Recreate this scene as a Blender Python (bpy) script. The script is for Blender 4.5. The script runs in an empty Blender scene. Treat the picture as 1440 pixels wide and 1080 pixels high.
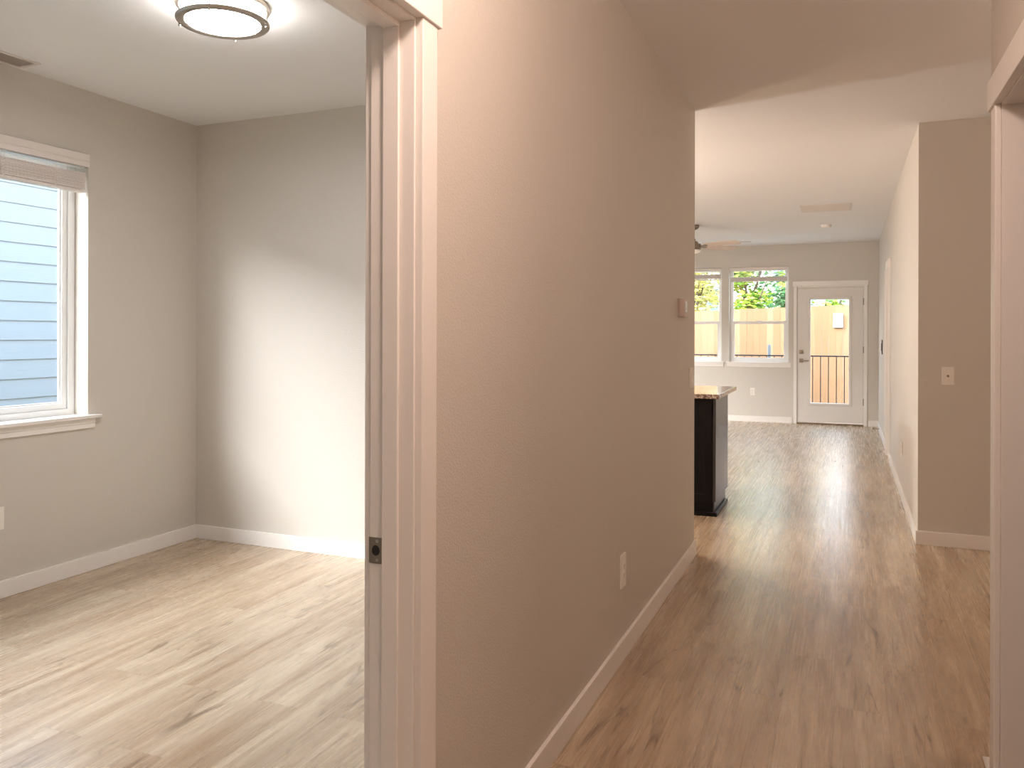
import bpy, bmesh, math, random
from mathutils import Vector, Matrix
random.seed(7)
C = bpy.context.scene.collection
S = bpy.context.scene

# ------------------------------------------------------------------ camera
FPX, YAW, ROLL, PY, EYE = 1146.0, 0.3903, 0.0026, 469.3, 1.3615     # focal length and horizon row for a 1440x1080 frame
sn, cs = math.sin(YAW), math.cos(YAW)
cam = bpy.data.cameras.new('camera')
co = bpy.data.objects.new('camera', cam); C.objects.link(co)
right, up, back = Vector((cs, sn, 0)), Vector((0, 0, 1)), Vector((sn, -cs, 0))
r2 = right * math.cos(ROLL) + up * math.sin(ROLL)
u2 = -right * math.sin(ROLL) + up * math.cos(ROLL)
m = Matrix.Identity(4)
for i in range(3):
    m[i][0], m[i][1], m[i][2] = r2[i], u2[i], back[i]
m.translation = Vector((0, 0, EYE))
co.matrix_world = m
cam.sensor_width = 36.0
cam.lens = FPX / 1440 * 36
cam.shift_y = -(540 - PY) / 1440
cam.clip_start = 0.02
S.camera = co

# ------------------------------------------------------------------ view and sky
S.view_settings.view_transform = 'Standard'
S.view_settings.look = 'None'
S.view_settings.exposure = 0.0
S.view_settings.gamma = 1.0
S.view_settings.use_curve_mapping = False
S.cycles.use_denoising = True
S.cycles.max_bounces = 10
S.cycles.diffuse_bounces = 7
S.cycles.transparent_max_bounces = 16
S.cycles.sample_clamp_indirect = 6.0

SKY_STRENGTH = 7.5
W = bpy.data.worlds.new('sky'); S.world = W; W.use_nodes = True
nt = W.node_tree; nt.nodes.clear()
out = nt.nodes.new('ShaderNodeOutputWorld'); bg = nt.nodes.new('ShaderNodeBackground')
tc = nt.nodes.new('ShaderNodeTexCoord'); sp = nt.nodes.new('ShaderNodeSeparateXYZ'); rp = nt.nodes.new('ShaderNodeValToRGB')
nt.links.new(tc.outputs['Generated'], sp.inputs[0]); nt.links.new(sp.outputs['Z'], rp.inputs[0])
rp.color_ramp.elements[0].position = 0.0; rp.color_ramp.elements[0].color = (1.0, 1.0, 1.0, 1)
rp.color_ramp.elements[1].position = 0.75; rp.color_ramp.elements[1].color = (0.50, 0.70, 1.0, 1)
nt.links.new(rp.outputs[0], bg.inputs[0]); bg.inputs[1].default_value = SKY_STRENGTH
nt.links.new(bg.outputs[0], out.inputs[0])

def add_light(name, kind, loc, energy, color, **kw):
    l = bpy.data.lights.new(name, kind); l.energy = energy; l.color = color
    for k, v in kw.items():
        setattr(l, k, v)
    o = bpy.data.objects.new(name, l); C.objects.link(o); o.location = loc
    return o
# hazy sun, low behind the house on the left
SUN_DIR = Vector((0.68, 1.0, -0.66))
sun = add_light('sun', 'SUN', (-9, -14, 12), 18.0, (1.0, 0.98, 0.985), angle=math.radians(48))
sun.rotation_euler = SUN_DIR.to_track_quat('-Z', 'Y').to_euler()
# house lamps outside the frame; the kitchen and alcove ones are added fill
add_light('hall_ceiling_lamp', 'POINT', (-0.28, 1.16, 2.56), 53, (1.0, 0.765, 0.665), shadow_soft_size=0.11)
add_light('pendant_lamp_near', 'POINT', (-2.65, 6.45, 2.15), 88, (1.0, 0.70, 0.50), shadow_soft_size=0.09)
add_light('kitchen_daylight_fill', 'POINT', (-3.88, 5.9, 1.50), 155, (0.92, 0.97, 1.0), shadow_soft_size=0.11)  # added cool point light standing in for daylight from the kitchen side
add_light('alcove_fill', 'POINT', (1.35, 3.35, 2.45), 11, (1.0, 0.76, 0.64), shadow_soft_size=0.11)  # added fill that brightens the far hall wall, no fixture here
ROOM_LAMP = 105.0          # emission of the flush lamp's diffuser

# ------------------------------------------------------------------ materials
def srgb(r, g, b):
    f = lambda c: (c / 255 / 12.92) if c / 255 <= 0.04045 else ((c / 255 + 0.055) / 1.055) ** 2.4
    return (f(r), f(g), f(b), 1)
def mat(name, col, rough=0.5, metal=0.0, spec=0.5, bump=None, coat=0.0):
    m = bpy.data.materials.new(name); m.use_nodes = True
    n = m.node_tree.nodes; b = n['Principled BSDF']
    b.inputs['Base Color'].default_value = col if len(col) == 4 else (*col, 1)
    b.inputs['Roughness'].default_value = rough; b.inputs['Metallic'].default_value = metal
    b.inputs['Specular IOR Level'].default_value = spec; b.inputs['Coat Weight'].default_value = coat
    if bump:
        sc, st, di = bump
        t = n.new('ShaderNodeTexCoord'); z = n.new('ShaderNodeTexNoise'); bp = n.new('ShaderNodeBump')
        z.inputs['Scale'].default_value = sc; z.inputs['Detail'].default_value = 3
        bp.inputs['Strength'].default_value = st; bp.inputs['Distance'].default_value = di
        L = m.node_tree.links
        L.new(t.outputs['Object'], z.inputs['Vector']); L.new(z.outputs['Fac'], bp.inputs['Height']); L.new(bp.outputs[0], b.inputs['Normal'])
    return m
M = {}
M['wall'] = mat('greige_paint', srgb(206, 199, 189), 0.55, spec=0.35, bump=(170, 0.75, 0.002))
M['ceiling'] = mat('ceiling_paint', srgb(235, 234, 233), 0.8, spec=0.2, bump=(120, 0.15, 0.002))
M['trim'] = mat('white_trim_paint', srgb(234, 229, 223), 0.35, spec=0.45)
M['door'] = mat('door_paint', srgb(222, 216, 209), 0.4, spec=0.4)
M['vinyl'] = mat('white_vinyl', srgb(236, 236, 234), 0.35)
M['plastic'] = mat('white_plastic', srgb(235, 229, 220), 0.35)
M['slot'] = mat('dark_slot', srgb(60, 50, 44), 0.6)
M['nickel'] = mat('brushed_nickel', srgb(190, 182, 172), 0.32, 1.0)
M['dark_nickel'] = mat('satin_nickel', srgb(150, 138, 124), 0.35, 1.0)
M['hole'] = mat('dark_recess', srgb(22, 18, 15), 0.7)
M['blind'] = mat('blind_slat_vinyl', srgb(226, 217, 210), 0.45, bump=(60, 0.1, 0.001))
M['cord'] = mat('blind_cord', srgb(232, 226, 220), 0.8)
M['black_metal'] = mat('black_rail_metal', srgb(48, 48, 52), 0.4, 0.6)
M['grey_metal'] = mat('grey_post_metal', srgb(112, 114, 116), 0.5, 0.0)
M['espresso'] = mat('espresso_cabinet', srgb(17, 13, 14), 0.35, spec=0.14, bump=(40, 0.05, 0.001))
M['espresso_gloss'] = mat('espresso_end_panel', srgb(34, 28, 29), 0.24, spec=0.7)
M['grille'] = mat('grille_enamel', srgb(214, 206, 198), 0.5)
M['grille_dark'] = mat('grille_recess', srgb(150, 141, 132), 0.7)
M['screen'] = mat('thermostat_screen', srgb(222, 226, 224), 0.12, coat=0.5)
M['thermo'] = mat('thermostat_body', srgb(205, 188, 178), 0.4)
M['dark_plate'] = mat('dark_switch_plate', srgb(70, 64, 62), 0.3)
M['blade'] = mat('pale_wood_blade', srgb(214, 194, 178), 0.45)
M['concrete'] = mat('patio_concrete', srgb(205, 200, 192), 0.8, bump=(30, 0.2, 0.003))
M['ground'] = mat('yard_soil', srgb(120, 112, 84), 0.9, bump=(12, 0.5, 0.02))
M['roof'] = mat('roof_shingle', srgb(90, 86, 84), 0.9, bump=(25, 0.5, 0.01))
M['gable'] = mat('slate_blue_paint', srgb(128, 140, 178), 0.8)
M['bark'] = mat('tree_bark', srgb(96, 80, 66), 0.9, bump=(20, 0.6, 0.02))
M['box'] = mat('pale_reflection_paint', srgb(246, 243, 232), 0.5)
M['stucco'] = mat('house_cladding', srgb(188, 186, 180), 0.8)

def siding_mat(name, col):
    m = mat(name, col, 0.7, spec=0.3)
    n, L = m.node_tree.nodes, m.node_tree.links; b = n['Principled BSDF']
    t = n.new('ShaderNodeTexCoord'); mp = n.new('ShaderNodeMapping'); z = n.new('ShaderNodeTexNoise'); bp = n.new('ShaderNodeBump')
    mp.inputs['Scale'].default_value = (1.5, 1.5, 60)
    z.inputs['Scale'].default_value = 3; z.inputs['Detail'].default_value = 5; bp.inputs['Strength'].default_value = 0.3; bp.inputs['Distance'].default_value = 0.004
    L.new(t.outputs['Object'], mp.inputs[0]); L.new(mp.outputs[0], z.inputs['Vector']); L.new(z.outputs['Fac'], bp.inputs['Height']); L.new(bp.outputs[0], b.inputs['Normal'])
    return m
M['siding'] = siding_mat('pale_blue_siding', srgb(160, 166, 169))
M['siding_far'] = siding_mat('sky_blue_siding', srgb(130, 158, 176))

def glass_mat():
    m = bpy.data.materials.new('window_glass'); m.use_nodes = True
    n, L = m.node_tree.nodes, m.node_tree.links; n.clear()
    o = n.new('ShaderNodeOutputMaterial'); mx = n.new('ShaderNodeMixShader'); t = n.new('ShaderNodeBsdfTransparent'); g = n.new('ShaderNodeBsdfGlossy'); f = n.new('ShaderNodeFresnel')
    t.inputs[0].default_value = (0.96, 0.975, 0.97, 1); g.inputs['Roughness'].default_value = 0.02; f.inputs['IOR'].default_value = 1.45
    ge = n.new('ShaderNodeNewGeometry'); sb = n.new('ShaderNodeMath'); sb.operation = 'SUBTRACT'; sb.inputs[0].default_value = 1.0
    ml = n.new('ShaderNodeMath'); ml.operation = 'MULTIPLY'; f.inputs['IOR'].default_value = 1.45
    L.new(ge.outputs['Backfacing'], sb.inputs[1]); L.new(f.outputs[0], ml.inputs[0]); L.new(sb.outputs[0], ml.inputs[1])
    L.new(ml.outputs[0], mx.inputs[0]); L.new(t.outputs[0], mx.inputs[1]); L.new(g.outputs[0], mx.inputs[2]); L.new(mx.outputs[0], o.inputs[0])
    return m
M['glass'] = glass_mat()

def emit_mat(name, col, st):
    m = bpy.data.materials.new(name); m.use_nodes = True
    b = m.node_tree.nodes['Principled BSDF']
    b.inputs['Base Color'].default_value = (0.9, 0.88, 0.85, 1)
    b.inputs['Emission Color'].default_value = (*col, 1); b.inputs['Emission Strength'].default_value = st
    return m
M['diffuser'] = emit_mat('lit_diffuser', (1.0, 0.975, 1.0), ROOM_LAMP)
M['diffuser_side'] = emit_mat('lit_diffuser_side', (1.0, 0.95, 0.92), 30.0)
M['fan_bowl'] = mat('frosted_bowl', srgb(250, 246, 240), 0.3)

def floor_mat():
    m = bpy.data.materials.new('oak_plank_floor'); m.use_nodes = True
    n, L = m.node_tree.nodes, m.node_tree.links; b = n['Principled BSDF']
    def N(t, **kw):
        x = n.new(t)
        for k, v in kw.items(): setattr(x, k, v)
        return x
    def math_(op, a, bb):
        x = N('ShaderNodeMath', operation=op)
        for i, v in enumerate((a, bb)):
            if isinstance(v, (int, float)): x.inputs[i].default_value = v
            else: L.new(v, x.inputs[i])
        return x.outputs[0]
    tcx = N('ShaderNodeTexCoord'); sep = N('ShaderNodeSeparateXYZ'); L.new(tcx.outputs['Object'], sep.inputs[0])
    X, Y = sep.outputs['X'], sep.outputs['Y']
    cmb = N('ShaderNodeCombineXYZ'); L.new(Y, cmb.inputs[0]); L.new(math_('ADD', X, 0.042), cmb.inputs[1])
    br = N('ShaderNodeTexBrick'); L.new(cmb.outputs[0], br.inputs['Vector'])
    br.offset = 0.37; br.offset_frequency = 2; br.squash = 1.0
    br.inputs['Scale'].default_value = 1.0; br.inputs['Brick Width'].default_value = 1.22; br.inputs['Row Height'].default_value = 0.18
    br.inputs['Mortar Size'].default_value = 0.0009; br.inputs['Mortar Smooth'].default_value = 0.3; br.inputs['Bias'].default_value = 0.0
    br.inputs['Color1'].default_value = (0, 0, 0, 1); br.inputs['Color2'].default_value = (1, 1, 1, 1); br.inputs['Mortar'].default_value = (0.5, 0.5, 0.5, 1)
    rnd = N('ShaderNodeSeparateColor'); L.new(br.outputs['Color'], rnd.inputs[0]); R = rnd.outputs[0]
    def grain(sx, sy, det, rough, dist, off):
        c = N('ShaderNodeCombineXYZ')
        L.new(math_('ADD', math_('MULTIPLY', X, sx), math_('MULTIPLY', R, off)), c.inputs[0])
        L.new(math_('ADD', math_('MULTIPLY', Y, sy), math_('MULTIPLY', R, off * 1.7)), c.inputs[1])
        L.new(math_('MULTIPLY', R, off), c.inputs[2])
        z = N('ShaderNodeTexNoise'); z.inputs['Scale'].default_value = 1; z.inputs['Detail'].default_value = det
        z.inputs['Roughness'].default_value = rough; z.inputs['Distortion'].default_value = dist
        L.new(c.outputs[0], z.inputs['Vector']); return z.outputs['Fac']
    def ramp(v, p0, p1, c0=0.0, c1=1.0):
        x = N('ShaderNodeMapRange'); x.clamp = True
        for i, q in enumerate((p0, p1, c0, c1)): x.inputs[i + 1].default_value = q
        L.new(v, x.inputs[0]); return x.outputs[0]
    def mix(fac, a, bb, mode='MIX'):
        x = N('ShaderNodeMix', data_type='RGBA', blend_type=mode)
        if isinstance(fac, (int, float)): x.inputs[0].default_value = fac
        else: L.new(fac, x.inputs[0])
        for i, v in ((6, a), (7, bb)):
            if isinstance(v, tuple): x.inputs[i].default_value = v
            else: L.new(v, x.inputs[i])
        return x.outputs[2]
    broad = grain(11, 0.9, 4, 0.55, 0.6, 37)
    fine = grain(90, 1.7, 5, 0.6, 0.3, 53)
    streak = grain(20, 0.85, 5, 0.6, 1.6, 71)
    knot = grain(8, 2.0, 3, 0.5, 2.0, 29)
    col = mix(ramp(broad, 0.32, 0.68), srgb(160, 136, 110), srgb(206, 188, 162))
    col = mix(math_('MULTIPLY', ramp(fine, 0.40, 0.72), 0.38), col, srgb(158, 129, 100))
    col = mix(math_('MULTIPLY', ramp(streak, 0.56, 0.76), 0.58), col, srgb(112, 88, 66))
    col = mix(math_('MULTIPLY', ramp(knot, 0.68, 0.80), 0.6), col, srgb(98, 76, 58))
    wavy = grain(7, 0.75, 2, 0.5, 1.9, 91); where = grain(4, 1.6, 2, 0.5, 0.5, 17)
    ridge = math_('ABSOLUTE', math_('SUBTRACT', wavy, 0.5), 0.0)
    crack = math_('MULTIPLY', ramp(ridge, 0.0, 0.020, 1.0, 0.0), ramp(where, 0.46, 0.60))
    col = mix(math_('MULTIPLY', crack, 0.75), col, srgb(92, 70, 52))
    col = mix(ramp(R, 0, 1, 0.0, 0.30), col, srgb(164, 134, 104))
    col = mix(math_('MULTIPLY', br.outputs['Fac'], 0.55), col, srgb(92, 72, 56))
    L.new(col, b.inputs['Base Color'])
    L.new(ramp(fine, 0.2, 0.8, 0.22, 0.32), b.inputs['Roughness'])
    b.inputs['Specular IOR Level'].default_value = 1.0
    bp = N('ShaderNodeBump'); bp.inputs['Strength'].default_value = 0.12; bp.inputs['Distance'].default_value = 0.001
    h = math_('SUBTRACT', fine, math_('MULTIPLY', br.outputs['Fac'], 1.5)); L.new(h, bp.inputs['Height']); L.new(bp.outputs[0], b.inputs['Normal'])
    return m
M['floor'] = floor_mat()

def granite_mat():
    m = mat('speckled_granite', srgb(150, 125, 108), 0.1, spec=0.6)
    n, L = m.node_tree.nodes, m.node_tree.links; b = n['Principled BSDF']
    t = n.new('ShaderNodeTexCoord'); z = n.new('ShaderNodeTexNoise'); r = n.new('ShaderNodeValToRGB')
    z.inputs['Scale'].default_value = 45; z.inputs['Detail'].default_value = 4; z.inputs['Roughness'].default_value = 0.7
    e = r.color_ramp.elements; e[0].position = 0.36; e[0].color = srgb(38, 30, 28); e[1].position = 0.66; e[1].color = srgb(222, 205, 190)
    k = e.new(0.5); k.color = srgb(132, 104, 88)
    L.new(t.outputs['Object'], z.inputs['Vector']); L.new(z.outputs['Fac'], r.inputs[0]); L.new(r.outputs[0], b.inputs['Base Color'])
    return m
M['granite'] = granite_mat()

def island_random_mat(name, stops, rough=0.7, grain=None, transl=0.0):
    m = mat(name, stops[0][1], rough, spec=0.25)
    n, L = m.node_tree.nodes, m.node_tree.links; b = n['Principled BSDF']
    g = n.new('ShaderNodeNewGeometry'); r = n.new('ShaderNodeValToRGB')
    e = r.color_ramp.elements; e[0].position, e[0].color = stops[0]; e[1].position, e[1].color = stops[-1]
    for p, c in stops[1:-1]:
        k = e.new(p); k.color = c
    L.new(g.outputs['Random Per Island'], r.inputs[0]); src = r.outputs[0]
    if grain:
        t = n.new('ShaderNodeTexCoord'); mp = n.new('ShaderNodeMapping'); z = n.new('ShaderNodeTexNoise'); mr = n.new('ShaderNodeMapRange'); mx = n.new('ShaderNodeMix')
        mp.inputs['Scale'].default_value = (14, 14, 1.6); z.inputs['Scale'].default_value = 1; z.inputs['Detail'].default_value = 5; z.inputs['Distortion'].default_value = 1.2
        mr.inputs[1].default_value = 0.5; mr.inputs[2].default_value = 0.75; mr.inputs[4].default_value = 0.7
        mx.data_type = 'RGBA'; mx.inputs[7].default_value = grain
        L.new(t.outputs['Object'], mp.inputs[0]); L.new(mp.outputs[0], z.inputs['Vector']); L.new(z.outputs['Fac'], mr.inputs[0])
        L.new(mr.outputs[0], mx.inputs[0]); L.new(src, mx.inputs[6]); src = mx.outputs[2]
    L.new(src, b.inputs['Base Color'])
    if transl:
        tr = n.new('ShaderNodeBsdfTranslucent'); ms = n.new('ShaderNodeMixShader'); ms.inputs[0].default_value = transl
        L.new(src, tr.inputs[0]); L.new(b.outputs[0], ms.inputs[1]); L.new(tr.outputs[0], ms.inputs[2]); L.new(ms.outputs[0], n['Material Output'].inputs[0])
    return m
M['cedar'] = island_random_mat('cedar_pickets', [(0, srgb(126, 95, 68)), (0.5, srgb(135, 104, 75)), (1, srgb(141, 111, 84))], 0.75, srgb(128, 92, 62))
M['leaf'] = island_random_mat('sunlit_leaves', [(0, srgb(70, 120, 48)), (0.35, srgb(136, 176, 62)), (0.7, srgb(206, 214, 84)), (1, srgb(236, 232, 150))], 0.5, None, 0.35)
M['leaf_cool'] = island_random_mat('cool_green_leaves', [(0, srgb(58, 108, 66)), (0.5, srgb(112, 164, 112)), (1, srgb(190, 214, 160))], 0.5, None, 0.35)
M['leaf_pale'] = island_random_mat('pale_yellow_leaves', [(0, srgb(150, 160, 110)), (0.5, srgb(222, 214, 120)), (1, srgb(248, 234, 176))], 0.5, None, 0.35)

# ------------------------------------------------------------------ geometry helpers
def box(bm, x0, x1, y0, y1, z0, z1):
    v = [bm.verts.new(p) for p in ((x0, y0, z0), (x1, y0, z0), (x1, y1, z0), (x0, y1, z0), (x0, y0, z1), (x1, y0, z1), (x1, y1, z1), (x0, y1, z1))]
    for f in ((3, 2, 1, 0), (4, 5, 6, 7), (0, 1, 5, 4), (1, 2, 6, 5), (2, 3, 7, 6), (3, 0, 4, 7)):
        bm.faces.new([v[i] for i in f])
    return v
def B(*boxes):
    bm = bmesh.new()
    for b in boxes: box(bm, *b)
    return bm
def extrude_profile(bm, pts, axis, a0, a1):
    """closed 2-D outline swept straight along one axis (0 x, 1 y, 2 z)"""
    def P(p, a):
        q = list(p); q.insert(axis, a); return q
    A = [bm.verts.new(P(p, a0)) for p in pts]; D = [bm.verts.new(P(p, a1)) for p in pts]
    n = len(pts)
    bm.faces.new(A[::-1]); bm.faces.new(D)
    for i in range(n):
        bm.faces.new((A[i], A[(i + 1) % n], D[(i + 1) % n], D[i]))
    bmesh.ops.recalc_face_normals(bm, faces=bm.faces)
    return bm
def lathe(bm, prof, c=(0, 0, 0), seg=48, closed=False):
    """profile of (radius, z) turned about the vertical through c"""
    rings = []
    for r, z in prof:
        if r < 1e-6: rings.append([bm.verts.new((c[0], c[1], c[2] + z))])
        else: rings.append([bm.verts.new((c[0] + r * math.cos(2 * math.pi * k / seg), c[1] + r * math.sin(2 * math.pi * k / seg), c[2] + z)) for k in range(seg)])
    pairs = list(zip(rings, rings[1:]))
    if closed: pairs.append((rings[-1], rings[0]))
    for a, b in pairs:
        for k in range(seg):
            k2 = (k + 1) % seg
            if len(a) == 1 and len(b) == 1: continue
            if len(a) == 1: bm.faces.new((a[0], b[k], b[k2]))
            elif len(b) == 1: bm.faces.new((a[k], a[k2], b[0]))
            else: bm.faces.new((a[k], a[k2], b[k2], b[k]))
    bmesh.ops.recalc_face_normals(bm, faces=bm.faces)
    return bm
def cyl(bm, p0, p1, r, seg=16, r1=None):
    p0, p1 = Vector(p0), Vector(p1); d = (p1 - p0).normalized()
    a = d.orthogonal().normalized(); b = d.cross(a); r1 = r if r1 is None else r1
    A = [bm.verts.new(p0 + (a * math.cos(t) + b * math.sin(t)) * r) for t in (2 * math.pi * k / seg for k in range(seg))]
    D = [bm.verts.new(p1 + (a * math.cos(t) + b * math.sin(t)) * r1) for t in (2 * math.pi * k / seg for k in range(seg))]
    bm.faces.new(A[::-1]); bm.faces.new(D)
    for k in range(seg):
        bm.faces.new((A[k], A[(k + 1) % seg], D[(k + 1) % seg], D[k]))
    bmesh.ops.recalc_face_normals(bm, faces=bm.faces)
    return bm
def frame(x0, x1, z0, z1, y0, y1, l, r=None, b=None, t=None):
    """rectangular frame in the x-z plane, as one ring"""
    r = l if r is None else r; b = l if b is None else b; t = l if t is None else t
    bm = bmesh.new()
    O = [(x0, z0), (x1, z0), (x1, z1), (x0, z1)]; I = [(x0 + l, z0 + b), (x1 - r, z0 + b), (x1 - r, z1 - t), (x0 + l, z1 - t)]
    V = {}
    for nm, pts in (('O', O), ('I', I)):
        for k, (x, z) in enumerate(pts):
            for yy in (0, 1):
                V[nm, k, yy] = bm.verts.new((x, (y0, y1)[yy], z))
    for k in range(4):
        j = (k + 1) % 4
        bm.faces.new((V['O', k, 0], V['O', j, 0], V['I', j, 0], V['I', k, 0]))
        bm.faces.new((V['O', k, 1], V['I', k, 1], V['I', j, 1], V['O', j, 1]))
        bm.faces.new((V['O', k, 0], V['O', k, 1], V['O', j, 1], V['O', j, 0]))
        bm.faces.new((V['I', k, 0], V['I', j, 0], V['I', j, 1], V['I', k, 1]))
    bmesh.ops.recalc_face_normals(bm, faces=bm.faces)
    return bm
def obj(name, bm, m, parent=None, bevel=0.0, smooth=False, loc=None, rotz=None, label=None):
    me = bpy.data.meshes.new(name)
    if loc is not None and parent is None and rotz is None:      # world-space shape, origin at loc
        bmesh.ops.translate(bm, verts=bm.verts, vec=-Vector(loc))
    bm.to_mesh(me); bm.free()
    me.materials.append(M[m] if isinstance(m, str) else m)
    o = bpy.data.objects.new(name, me); C.objects.link(o)
    if parent is not None: o.parent = parent
    if loc is not None and parent is None: o.location = loc
    if rotz is not None: o.rotation_euler.z = rotz
    if bevel:
        b = o.modifiers.new('bevel', 'BEVEL'); b.width = bevel; b.segments = 2; b.limit_method = 'ANGLE'; b.angle_limit = math.radians(40)
    if smooth:
        for p in me.polygons: p.use_smooth = True
        if smooth == 'auto':
            me.set_sharp_from_angle(angle=math.radians(40))
    if label: o['label'] = label
    return o
def tag(o, label, cat, group=None, kind=None):
    o['label'] = label; o['category'] = cat
    if group: o['group'] = group
    if kind: o['kind'] = kind
    return o
def thing(name, label, cat, loc, rotz=0.0, group=None, kind=None):
    o = bpy.data.objects.new(name, None); C.objects.link(o)
    o.location = loc; o.rotation_euler.z = rotz; o.empty_display_size = 0.1
    return tag(o, label, cat, group, kind)
FACE_X, FACE_NX, FACE_NY = math.pi / 2, -math.pi / 2, 0.0       # turn a thing built facing -Y to face +X, -X, -Y

# ------------------------------------------------------------------ measured planes
HX, HB = -0.872, -0.982            # hall partition: hall face and bedroom face
LX, RB = -4.008, 4.217           # bedroom window wall and back wall
HE = 5.08                        # hall partition ends here
RX, AY = 0.427, 5.909            # right wall, alcove back wall
NE = 3.015                       # near right wall ends here
FY = 13.195                      # far wall
H = 2.74
OX = LX - 0.16                   # outside of the left wall
OY = FY + 0.16

# ------------------------------------------------------------------ setting: shell
def struct(name, bm, m, label, cat, bevel=0.0):
    return tag(obj(name, bm, m, bevel=bevel), label, cat, kind='structure')
struct('floor', B((OX, 2.0, -1.62, OY, -0.1, 0)), 'floor', 'tan oak plank floor running through the bedroom, hall and living room', 'floor')
struct('ceiling', B((LX, 2.0, -1.62, 6.66, H, H + 0.1)), 'ceiling', 'white flat ceiling over the hall and the bedroom', 'ceiling')
struct('ceiling', B((LX, 0.56, 6.66, FY, H + 0.006, H + 0.1)), 'ceiling', 'white flat ceiling over the living room beyond the thin joint line', 'ceiling')
OPN, OPF, OPH = 0.585, 1.576, 2.062          # rough opening of the bedroom doorway
struct('wall_hall_left', B((HB, HX, -1.5, OPN, 0, H), (HB, HX, OPN, OPF, OPH, H), (HB, HX, OPF, HE, 0, H)), 'wall',
       'greige hall wall between the bedroom doorway and the kitchen', 'wall')
W4 = (7.4, 11.8, 0.91, 2.41)  # unseen window opening, added to bring daylight into the living room
W1 = (-0.5, 3.38, 0.873, 2.379)
struct('wall_left', B((OX, LX, -1.62, W1[0], 0, H), (OX, LX, W1[0], W1[1], 0, W1[2]), (OX, LX, W1[0], W1[1], W1[3], H), (OX, LX, W1[1], W4[0], 0, H), (OX, LX, W4[0], W4[1], 0, W4[2]), (OX, LX, W4[0], W4[1], W4[3], H), (OX, LX, W4[1], OY, 0, H)), 'wall',
       'greige bedroom wall with the window looking onto pale siding', 'wall')
struct('wall_bedroom_back', B((LX, HB, RB, RB + 0.115, 0, H)), 'wall', 'greige back wall of the bedroom catching soft window light', 'wall')
struct('wall_bedroom_front', B((LX, HB, -1.22, -1.10, 0, H)), 'wall', 'greige bedroom wall nearest the camera', 'wall')
struct('wall_kitchen', B((LX, HB, HE - 0.115, HE, 0, H)), 'wall', 'greige kitchen wall behind the end of the hall wall', 'wall')
struct('wall_front', B((LX, 2.0, -1.62, -1.5, 0, H)), 'wall', 'greige entry wall behind the camera', 'wall')
RO0, RO1, ROH = 1.96, 2.83, 2.066
struct('wall_hall_right', B((RX, RX + 0.13, -1.5, RO0, 0, H), (RX, RX + 0.13, RO0, RO1, ROH, H), (RX, RX + 0.13, RO1, NE, 0, H)), 'wall',
       'greige hall wall at the right edge above the near doorway', 'wall')
struct('wall_alcove_near', B((RX + 0.13, 1.9, NE - 0.115, NE, 0, H)), 'wall', 'greige side of the alcove hidden behind the near doorway', 'wall')
struct('wall_alcove_right', B((1.9, 2.0, -1.5, AY + 0.115, 0, H)), 'wall', 'greige end wall of the alcove', 'wall')
struct('wall_alcove_back', B((RX + 0.13, 1.9, AY, AY + 0.115, 0, H)), 'wall', 'brownish shaded wall with the cable jack plate', 'wall')
CO0, CO1, COH = 9.63, 10.15, 2.10
struct('wall_right', B((RX, RX + 0.13, AY, CO0, 0, H + 0.05), (RX, RX + 0.13, CO0, CO1, COH, H + 0.05), (RX, RX + 0.13, CO1, OY, 0, H + 0.05)), 'wall',
       'pale right wall of the living room running to the glazed door', 'wall')
W2 = (-2.731, -1.841, 0.91, 2.41); W3 = (-1.726, -0.834, 0.91, 2.41); D3 = (-0.728, 0.243, 2.092)
struct('wall_far', B((LX, W2[0], FY, OY, 0, H + 0.05), (W2[0], W2[1], FY, OY, 0, W2[2]), (W2[0], W2[1], FY, OY, W2[3], H + 0.05), (W2[1], W3[0], FY, OY, 0, H + 0.05),
       (W3[0], W3[1], FY, OY, 0, W3[2]), (W3[0], W3[1], FY, OY, W3[3], H + 0.05), (W3[1], D3[0], FY, OY, 0, H + 0.05),
       (D3[0], D3[1], FY, OY, D3[2], H + 0.05), (D3[1], RX, FY, OY, 0, H + 0.05)), 'wall', 'far greige wall with two windows and the glazed back door', 'wall')
# roof with eaves
struct('roof', B((OX - 0.35, 2.4, -2.1, OY + 0.4, H + 0.12, H + 0.28)), 'roof', 'house roof above the ceilings', 'roof')

# baseboards
BT, BH = 0.014, 0.089
def base(name, label, *boxes):
    struct(name, B(*boxes), 'trim', label, 'baseboard', bevel=0.002)
base('baseboard_hall_left', 'white baseboard along the hall wall to its open end', (HX, HX + BT, 1.633, HE + BT, 0, BH), (HB, HX, HE, HE + BT, 0, BH))
base('baseboard_bedroom_left', 'white baseboard under the bedroom window', (LX, LX + BT, -1.1, RB, 0, BH))
base('baseboard_bedroom_back', 'white baseboard along the bedroom back wall', (LX + BT, HB, RB - BT, RB, 0, BH))
base('baseboard_alcove', 'white baseboard under the shaded alcove wall', (RX - BT, 1.9, AY - BT, AY, 0, BH))
base('baseboard_right', 'white baseboard along the pale right wall', (RX - BT, RX, AY, 9.56, 0, BH), (RX - BT, RX, 10.22, FY, 0, BH))
base('baseboard_far', 'white baseboard under the two far windows', (LX, -0.775, FY - BT, FY, 0, BH), (0.29, RX - BT, FY - BT, FY, 0, BH))
base('baseboard_kitchen', 'white baseboard along the kitchen wall', (LX, HB, HE, HE + BT, 0, BH))

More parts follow.
